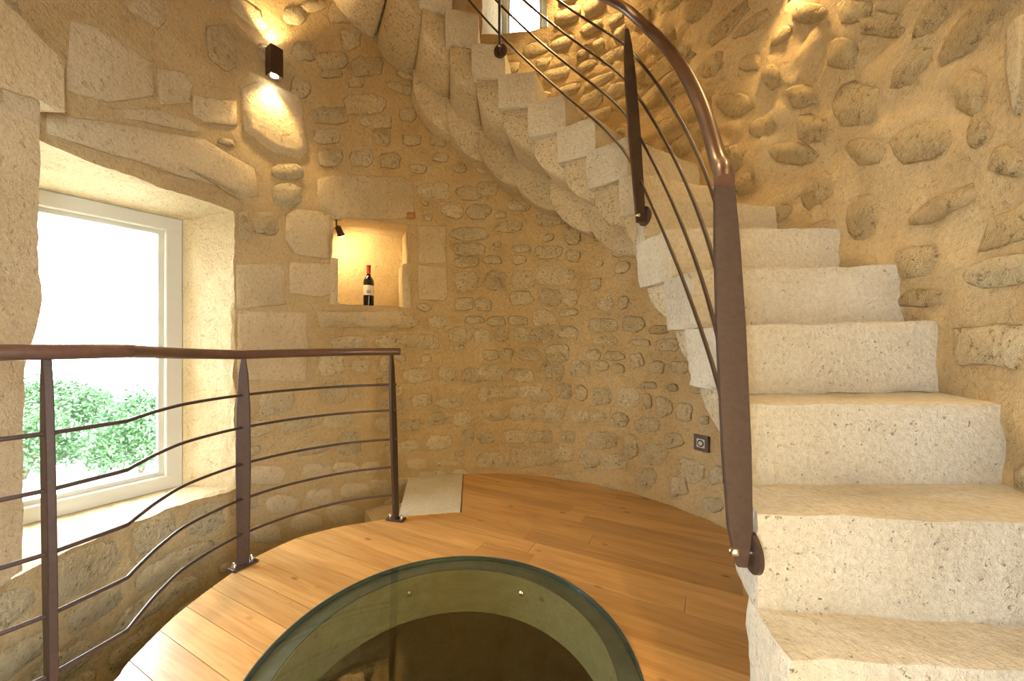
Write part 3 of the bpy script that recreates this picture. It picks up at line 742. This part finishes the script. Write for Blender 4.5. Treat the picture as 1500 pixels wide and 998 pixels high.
for k in range(-3, 16):
    (fi, fo), (ni, no) = fronts[k], fronts[k+1]
    fi, fo, ni, no = [Vector((*p, 0)) for p in (fi, fo, ni, no)]
    zt = ZC+RISE*k; zb = zt-RISE-(.025 if k <= 0 else 0)
    di = (ni-fi).normalized()*.045; do = (no-fo); do = do.normalized()*.045 if do.length > .01 else Vector((0, .045, 0))
    bi, bo = ni+di, no+do
    axis = Vector((CX, CY, 0))
    bi = axis+(bi-axis)*(1.0 if k < 6 else .965)
    zo = ZOUT.get(k, 0)
    up = Vector((0, 0, 1))
    lean = (fo-fi).normalized()*(.012 if k > 0 else 0)
    c8 = [fi+lean+up*zb, fo+up*zb, bo+up*zb, bi+lean+up*zb, fi+up*zt, fo+up*(zt+zo), bo+up*(zt+zo), bi+up*zt]
    near = k <= 5
    mb = MB(); hexa(mb, c8, 22 if near else 12, 9 if near else 6, 7 if near else 5, .005 if near else .004, .007 if near else .006, k+5, chip=.02 if near else .012)
    soften(mb.build('step', M_STEP, stair), 60)
    # corbels beneath: end profile in (tangent, z), stretched from the wall inwards
    def corbel(r0, drop0, drop1, top, w0, w1, seed):
        mb = MB(); n = 7
        def pl(f, s):                                     # f: 0 front..1 back, s: 0 inner..1 wall
            a = fi*(1-f)+bi*f; b = fo*(1-f)+bo*f; return a*(1-s)+b*s
        secs = 5
        for s_ in range(secs+1):
            s = r0+(1-r0)*s_/secs
            ring = []
            for i in range(n+1):                          # underside from front to back
                f = w0+(w1-w0)*i/n; e = i/n
                e2 = max(0, (e-.18)/.82); z = top-drop0+(drop0-drop1)*(.55*e2**1.4+.45*(1-math.sqrt(max(0, 1-e2**2))))-.02*(1-e)
                p = pl(f, s+ (.05 if s_ == 0 else 0)*(1-e)*.6); q = p+up*z
                q += Vector((noise.noise(q*9), noise.noise(q*9+up*4), noise.noise(q*9-up*4)))*.006
                ring.append(q)
            ring.append(pl(w1, s)+up*top); ring.append(pl(w0, s)+up*top)
            mb.v += ring
        m = n+3
        for s_ in range(secs):
            for i in range(m): j = (i+1) % m; mb.f.append((s_*m+i, s_*m+j, (s_+1)*m+j, (s_+1)*m+i))
        mb.f.append(tuple(range(m)))
        o = mb.build('corbel', M_CORBEL, stair); bevel(o, .006, 1); return soften(o, 50)
    if k >= 6:
        j1, j2 = random.uniform(-.04, .05), random.uniform(-.05, .06)
        corbel(.05+max(0, j1), .225, .10, zb+.003, .05, .86+j1*.6, k)
        (corbel((.60 if k < 12 else .72)+j2, .38, .14, zb-.09, -.04, .94, k+40) if k < 13 else None)
    else:
        corbel(.05, .16, .02, zb+.003, .0, .95, k)

# ---------------------------------------------------------------- railings
def blade(base, top, wdir, prof, th):
    base, top = Vector(base), Vector(top); wdir = Vector(wdir).normalized(); ax = (top-base).normalized(); td = ax.cross(wdir).normalized()
    mb = MB(); n = len(prof)
    for (s, w) in prof:
        c = base+(top-base)*s
        for (i, j) in ((-1, -1), (1, -1), (1, 1), (-1, 1)): mb.v.append(c+wdir*(i*w/2)+td*(j*th/2))
    for k in range(n-1):
        for i in range(4): j = (i+1) % 4; mb.f.append((k*4+i, k*4+j, (k+1)*4+j, (k+1)*4+i))
    mb.f.append((3, 2, 1, 0)); mb.f.append(tuple((n-1)*4+i for i in range(4))); return mb
PROF = [(0, .042), (.06, .045), (.45, .056), (.75, .052), (.92, .036), (1.0, .016)]
# guard railing at the left
gpath = catmull([(-.655, 2.17, 0), (-.80, 2.125, 0), (-.927, 2.06, 0), (-1.095, 1.911, 0), (-1.21, 1.718, 0), (-1.25, 1.49, 0), (-1.22, 1.33, 0), (-1.175, 1.205, 0), (-1.148, 1.14, 0)], 5)
gpath += [Vector((-1.155, 1.11, 0)), Vector((-1.19, .99, 0)), Vector((-1.245, .90, 0)), Vector((-1.36, .66, 0)), Vector((-1.47, .42, 0))]
guard = thing('guard_railing', 'low brown metal guard railing with five thin bars along the curved floor edge', 'railing', (-1.21, 1.718, 0))
hp = [Vector((-.635, 2.172, .957))]+[Vector((p.x, p.y, (.951+.006*max(0, (p.y-1.72)/.45)) if p.y > 1.718 else .951+.028*min(1, (1.718-p.y)/.58))) for p in gpath]
soften(MB().tube(hp, .0205, 16).build('handrail', M_RAILTOP, guard), 45)
for z in (.770, .624, .460, .302, .145):
    soften(MB().tube([Vector((p.x, p.y, z)) for p in gpath], .0062, 8).build('rail_bar', M_IRON, guard), 50)
def gpost(p, top, tang, w=None):
    p, top = Vector(p), Vector(top); tang = Vector(tang).normalized(); w = Vector(w) if w else Vector((0, 0, 1)).cross(tang)
    o = bevel(blade(p+Vector((0, 0, .008)), top, w, PROF, .017).build('post', M_IRON, guard), .002)
    mb = MB(); mb.box(p+Vector((0, 0, .006)), .105, .05, .010, tang); bevel(mb.build('base_plate', M_IRON, o), .002)
    for s in (-1, 1):
        mb = MB(); mb.lathe([(.010, 0), (.010, .008), (.0085, .012), (.0085, .016), (.005, .022), (.001, .024)], p+tang*(.036*s)+Vector((0, 0, .010)), n=12)
        soften(mb.build('dome_nut', M_CHROME, o), 50)
gpost((-.659, 2.17, 0), (-.685, 2.17, .94), (1, -.25, 0))
gpost((-1.21, 1.722, 0), (-1.21, 1.722, .94), (.04, .074, 0), (.9, .43, 0))
gpost((-1.185, .985, 0), (-1.20, .985, .96), (.45, .85, 0))
gpost((-1.47, .43, 0), (-1.47, .43, .96), (.45, .85, 0))

# stair railing
def arc_path(t): # plan point at angle t degrees about the axis
    r = .768+(.862-.768)*min(1, max(0, (t-13)/27)); return Vector((CX+r*math.cos(R_(t)), CY+r*math.sin(R_(t)), 0))
LP0, LP1, LP2 = Vector((.462, .815, 0)), Vector((.655, 1.26, 0)), Vector((.548, 1.622, 0))
lowpath = [LP0*(1-t)**2+LP1*2*t*(1-t)+LP2*t*t for t in [i/24 for i in range(25)]]
def low_at(x):
    a = (x-HX)/F
    for p, q in zip(lowpath, lowpath[1:]):
        s, t = p.x-a*p.y, q.x-a*q.y
        if s*t <= 0 and s != t: f = s/(s-t); return p+(q-p)*f
    return lowpath[0] if a > .5 else lowpath[-1]
import numpy as np
def lift(pix):
    sv, zv = [], []
    for x, y in pix:
        p = low_at(x); sv.append((p.y-LP0.y)/(LP2.y-LP0.y)); zv.append(1+(HY-y)/F*p.y)
    co = np.polyfit(sv, zv, 2)
    return [Vector((p.x, p.y, float(np.polyval(co, (p.y-LP0.y)/(LP2.y-LP0.y))))) for p in lowpath[::4]]
SL_ = .0172
def upper(z0, t1=112):
    return [Vector((*arc_path(t).xy, z0+SL_*(t-13))) for t in range(24, t1, 8)]
sr = thing('stair_railing', 'tall brown metal stair railing with four bars rising along the stone staircase', 'railing', (.48, .79, .5))
hand = [p for p in lift([(1057, 269), (1047, 208), (1030, 153), (999, 106), (962, 60), (930, 28)]) if p.y > .9]; p0_ = low_at(1057); hand = [Vector((.452, .815, 1.343)), Vector((.470, .850, 1.385))]+hand
z_h = hand[-1].z
soften(MB().tube(catmull(hand+upper(z_h), 4), .0205, 18).build('handrail', M_RAILTOP, sr), 45)
bars = [([(1052, 310), (1042, 279), (1026.5, 235), (1006, 191), (982, 153), (953, 116), (928, 88.5)], 2.225),
        ([(1054, 412), (1041, 370), (1033, 339), (1009, 279), (985.6, 225), (958, 180), (933, 148)], 2.055),
        ([(1058, 515), (1046, 477), (1026, 412), (1002.6, 334), (979, 279), (958, 242), (934.5, 206)], 1.89),
        ([(1063, 603), (1054, 573), (1020, 462), (999, 408), (972, 339), (955, 303), (936, 267)], 1.72)]
for pix, z0 in bars:
    b = lift(pix)
    soften(MB().tube(catmull(b+upper(b[-1].z), 4), .0060, 8).build('rail_bar', M_IRON, sr), 50)
def spost(foot, top, wdir, ndir, th=.014, prof=None, disc=.041, lab=None):
    foot, top = Vector(foot), Vector(top); nd = Vector(ndir).normalized()
    o = bevel(blade(foot, top, wdir, prof or PROF, th).build('post', M_IRON, sr), .002)
    fc = foot+(top-foot).normalized()*.03
    mb = MB(); mb.lathe([(disc, 0), (disc, .008)], fc+nd*.018, nd, 24); soften(mb.build('bracket', M_IRON, o), 40)
    mb = MB(); mb.tube([fc-nd*.012, fc+nd*.022], .006, 8); mb.lathe([(.010, 0), (.010, .008), (.006, .014), (.001, .016)], fc-nd*.008, -nd, 12); soften(mb.build('bolt', M_CHROME, o), 50)
    return o
NEW = [(0, .018), (.03, .030), (.10, .047), (.30, .056), (.62, .057), (.85, .050), (1.0, .040)]
spost((.474, .790, .540), (.458, .826, 1.340), (1, -.18, 0), (1, -.12, 0), prof=NEW)
t2 = R_(13); spost((.548, 1.625, 1.515), (.492, 1.64, z_h-.015), (math.cos(t2), math.sin(t2), 0), (1, .3, 0))
for tt in (81.5,):
    p = arc_path(tt); zf = 1+(HY-78)/F*p.y
    p0 = Vector((p.x, p.y, zf)); rad = (math.cos(R_(tt)), math.sin(R_(tt)), 0)
    spost(p0, p0+Vector((.0, 0, z_h+.02+SL_*(tt-13)-zf-.02)), rad, rad)

# ---------------------------------------------------------------- wall sconces, some added as warm fill
def sconce(th, z, label, power=14, off=.055, name='wall_sconce'):
    rr = rw(th, z)-.012; p = cyl(th, rr-off+.01, z); rad = Vector((math.cos(th), math.sin(th), 0)); tan = Vector((-math.sin(th), math.cos(th), 0))
    t = thing(name, label, 'wall lamp', tuple(p), None)
    H, W = .165, .068
    mb = MB()
    for s in (-1, 1):
        mb.box(p+tan*(s*(W/2-.003)), .006, W, H, tan); mb.box(p+rad*(s*(W/2-.003)), W-.012, .006, H, tan)
    mb.box(p, W-.01, W-.01, .01, tan)
    bevel(mb.build('housing', M_SCONCE, t), .001)
    mb = MB(); mb.box(p+rad*(W/2+.012), .05, .03, .10, tan); mb.build('wall_plate', M_SCONCE, t)
    for s in (-1, 1):
        mb = MB(); mb.box(p+Vector((0, 0, s*(H/2-.008))), W-.013, W-.013, .004, tan); mb.build('end_plate', M_SCONCE, t)
        mb = MB(); mb.lathe([(.021, 0), (.021, .003), (.017, .005)], p+Vector((0, 0, s*(H/2-.006))), (0, 0, s), 20); mb.build('lamp', M_BULB, t)
        l = bpy.data.lights.new('sconce_light', 'SPOT'); l.energy = power*3.0; l.color = WARM; l.spot_size = R_(95); l.spot_blend = .7; l.shadow_soft_size = .02
        o = bpy.data.objects.new('sconce_light', l); COL.objects.link(o); o.parent = t
        o.location = (0, 0, s*(H/2+.004)); o.rotation_euler = (0 if s < 0 else PI, 0, 0)
    return t
ts, zs_ = oncyl(402, 92, R-.06)
sconce(ts, zs_, 'dark brown box sconce shining up and down on the wall above the window', 7)
sconce(R_(8), 2.84, 'dark box sconce high on the right wall above the stairs, out of the picture', 8)
sconce(R_(62), 3.95, 'added dark box fill lamp near the ceiling on the back wall, out of the picture', 30)  # added lamp that raises the general warm light, out of view
sconce(R_(222), 3.1, 'added dark box fill lamp high on the wall left of the doorway, out of the picture', 24)  # unseen lamp added for warm fill from behind the camera
sconce(R_(318), 3.1, 'added dark box fill lamp high on the wall right of the doorway, out of the picture', 16)  # likewise an added warm fill lamp, outside the view

# ---------------------------------------------------------------- niche spotlight and wine bottle
d_n = (cyl(nb, R+.12, 0)); tsp = nb-.035; zsp = nz1-.004
p = cyl(tsp, R+.10, zsp)
t = thing('niche_spotlight', 'small dark swivel spotlight fixed under the top of the wall niche', 'spotlight', tuple(p))
tan = Vector((-math.sin(tsp), math.cos(tsp), 0)); rad = Vector((math.cos(tsp), math.sin(tsp), 0))
mb = MB(); mb.lathe([(.034, -.012), (.034, 0)], p, n=20); soften(mb.build('ceiling_rose', M_SCONCE, t), 40)
mb = MB(); mb.tube([p, p+Vector((0, 0, -.05)), p-tan*.012+Vector((0, 0, -.062))], .006, 8); mb.build('arm', M_SCONCE, t)
tgt = cyl((na+nb)/2-.0, R+.36, nz0+.36); hc = p-tan*.02+Vector((0, 0, -.085)); ax = (tgt-hc).normalized()
ax = (ax+Vector((0, -.25, -.25))).normalized()
mb = MB(); mb.lathe([(.012, -.035), (.020, -.028), (.022, .02), (.026, .032)], hc, ax, 16); soften(mb.build('lamp_head', M_SCONCE, t), 40)
mb = MB(); mb.lathe([(.021, .032), (.021, .036)], hc, ax, 16); mb.build('lamp', M_BULB, t)
l = bpy.data.lights.new('niche_light', 'SPOT'); l.energy = 12; l.color = (1, .74, .36); l.spot_size = R_(130); l.spot_blend = .6; l.shadow_soft_size = .015
o = bpy.data.objects.new('niche_light', l); COL.objects.link(o); o.parent = t; o.location = hc+ax*.045-p
o.rotation_euler = (tgt-hc).to_track_quat('-Z', 'Y').to_euler()
tb, _ = oncyl(540, 440, R+.16); bp = cyl(tb, R+.16, nz0+.004)
bot = thing('wine_bottle', 'dark wine bottle with red capsule and cream label standing in the lit wall niche', 'bottle', tuple(bp))
mb = MB(); mb.lathe([(.030, 0), (.036, .003), (.0375, .012), (.0375, .190), (.034, .205), (.024, .220), (.0165, .232), (.0145, .245), (.0145, .262), (.013, .262)], bp, n=28); soften(mb.build('glass_body', M_DARK, bot), 40)
mb = MB(); mb.lathe([(.0150, .247), (.0150, .300), (.0165, .302), (.0165, .312), (.012, .314)], bp, n=24); soften(mb.build('capsule', M_RED, bot), 40)
def band(r, z0, z1, a0, a1, mat, name, par):
    mb = MB(); n = 14
    for i in range(n+1):
        a = a0+(a1-a0)*i/n
        for z in (z0, z1): mb.v.append(bp+Vector((r*math.cos(a), r*math.sin(a), z)))
    for i in range(n): mb.f.append((2*i, 2*i+2, 2*i+3, 2*i+1))
    return mb.build(name, mat, par, smooth=True, fix=False)
fa = math.atan2(-bp.y, -bp.x)
lb = band(.0379, .086, .160, fa-1.45, fa+1.45, M_LABEL, 'label', bot)
for z0, z1, w in ((.098, .101, .55), (.104, .118, .42), (.122, .124, .35)):
    if w == .42:
        for q in (-.36, -.2, -.04, .14, .30): band(.0382, z0, z1, fa+q-.06, fa+q+.06, M_INK, 'print', lb)
    else: band(.0382, z0, z1, fa-w, fa+w, M_INK, 'print', lb)

# ---------------------------------------------------------------- power socket
tk, zk = oncyl(1025, 650, R-.02); rk = rw(tk, zk)-.016; p = cyl(tk, rk, zk); rad = Vector((math.cos(tk), math.sin(tk), 0)); tan = Vector((-math.sin(tk), math.cos(tk), 0))
t = thing('power_socket', 'square brown power socket with a grey insert on the wall under the stairs', 'socket', tuple(p))
mb = MB(); mb.box(p+rad*.006, .092, .024, .092, tan); bevel(mb.build('cover_frame', M_SOCKF, t), .003, 2)
mb = MB(); mb.box(p-rad*.0065, .050, .004, .050, tan); bevel(mb.build('insert', M_SOCKW, t), .001)
mb = MB(); mb.lathe([(.0205, 0), (.0205, .0015), (.018, .0015)], p-rad*.0085, -rad, 24); mb.build('plug_recess', M_BLACK, t)
mb = MB(); mb.lathe([(.0125, 0), (.0125, .0012)], p-rad*.0102, -rad, 18); mb.build('earth_pin', M_SOCKW, t)

# ---------------------------------------------------------------- greenery outside the window
def make_bush(n, rx, rz):
    mb = MB()
    for i in range(n):
        a, b = random.uniform(0, 2*PI), math.acos(random.uniform(-.5, 1)); k = random.uniform(.55, 1)*(1+.25*noise.noise(Vector((math.cos(a)*2, math.sin(a)*2, b*2))))
        p = Vector((rx*k*math.sin(b)*math.cos(a), rx*k*math.sin(b)*math.sin(a), rz*.45+rz*.6*k*math.cos(b)))
        d = Vector((random.gauss(0, 1), random.gauss(0, 1), random.gauss(0, 1))).normalized(); e = d.orthogonal().normalized(); s = random.uniform(.05, .10)
        mb.add([p-d*s, p+e*s*.5, p+d*s, p-e*s*.5], [(0, 1, 2, 3)])
    return mb
spots = [((-12.4, 9.7), .82), ((-9.9, 10.2), .78), ((-15.0, 10.6), .85), ((-12.3, 12.9), .95), ((-15.6, 13.6), 1.0), ((-18.2, 12.0), .95), ((-19.0, 15.6), 1.05)]
labs = ['leafy green bush seen through the lower part of the left window, nearest and central', 'low green bush furthest right in the left window', 'green bush at the left edge of the left window',
        'green bush behind the rightmost bush in the left window', 'taller green bush behind the central one in the left window', 'green bush far at the left outside the window', 'furthest green bush outside the left window']
proto = None
for (pos, s), lab in zip(spots, labs):
    if proto is None:
        fo_m = make_bush(5200, 1.35, 2.1); base = Vector((pos[0], pos[1], ZB-.14))
        root = thing('bush', lab, 'bush', base)
        fo_m.v = [v*1.0+base for v in fo_m.v]; fo_m.build('foliage', M_LEAF, root, fix=False)
        mb = MB()
        for q in range(5):
            a = q*1.3; mb.tube([base, base+Vector((.25*math.cos(a), .25*math.sin(a), .6)), base+Vector((.7*math.cos(a), .7*math.sin(a), 1.3))], [.05, .035, .012], 6)
        mb.build('stem', M_STEM, root); proto = root; root.scale = (s, s, s)
    else:
        r = proto.copy(); COL.objects.link(r); r.location = (pos[0], pos[1], ZB-.14); r.scale = (s, s, s*random.uniform(.9, 1.05)); r.rotation_euler = (0, 0, random.uniform(0, 6)); r['label'] = lab
        for ch in list(proto.children): c2 = ch.copy(); COL.objects.link(c2); c2.parent = r
for o in [o for o in COL.objects if o.get('category') == 'bush']: o['group'] = 'bushes outside the window'

print('STONES', {w.name: sum(c.name.startswith('stone') for c in w.children) for w in (wall_left, wall_back, wall_right)})
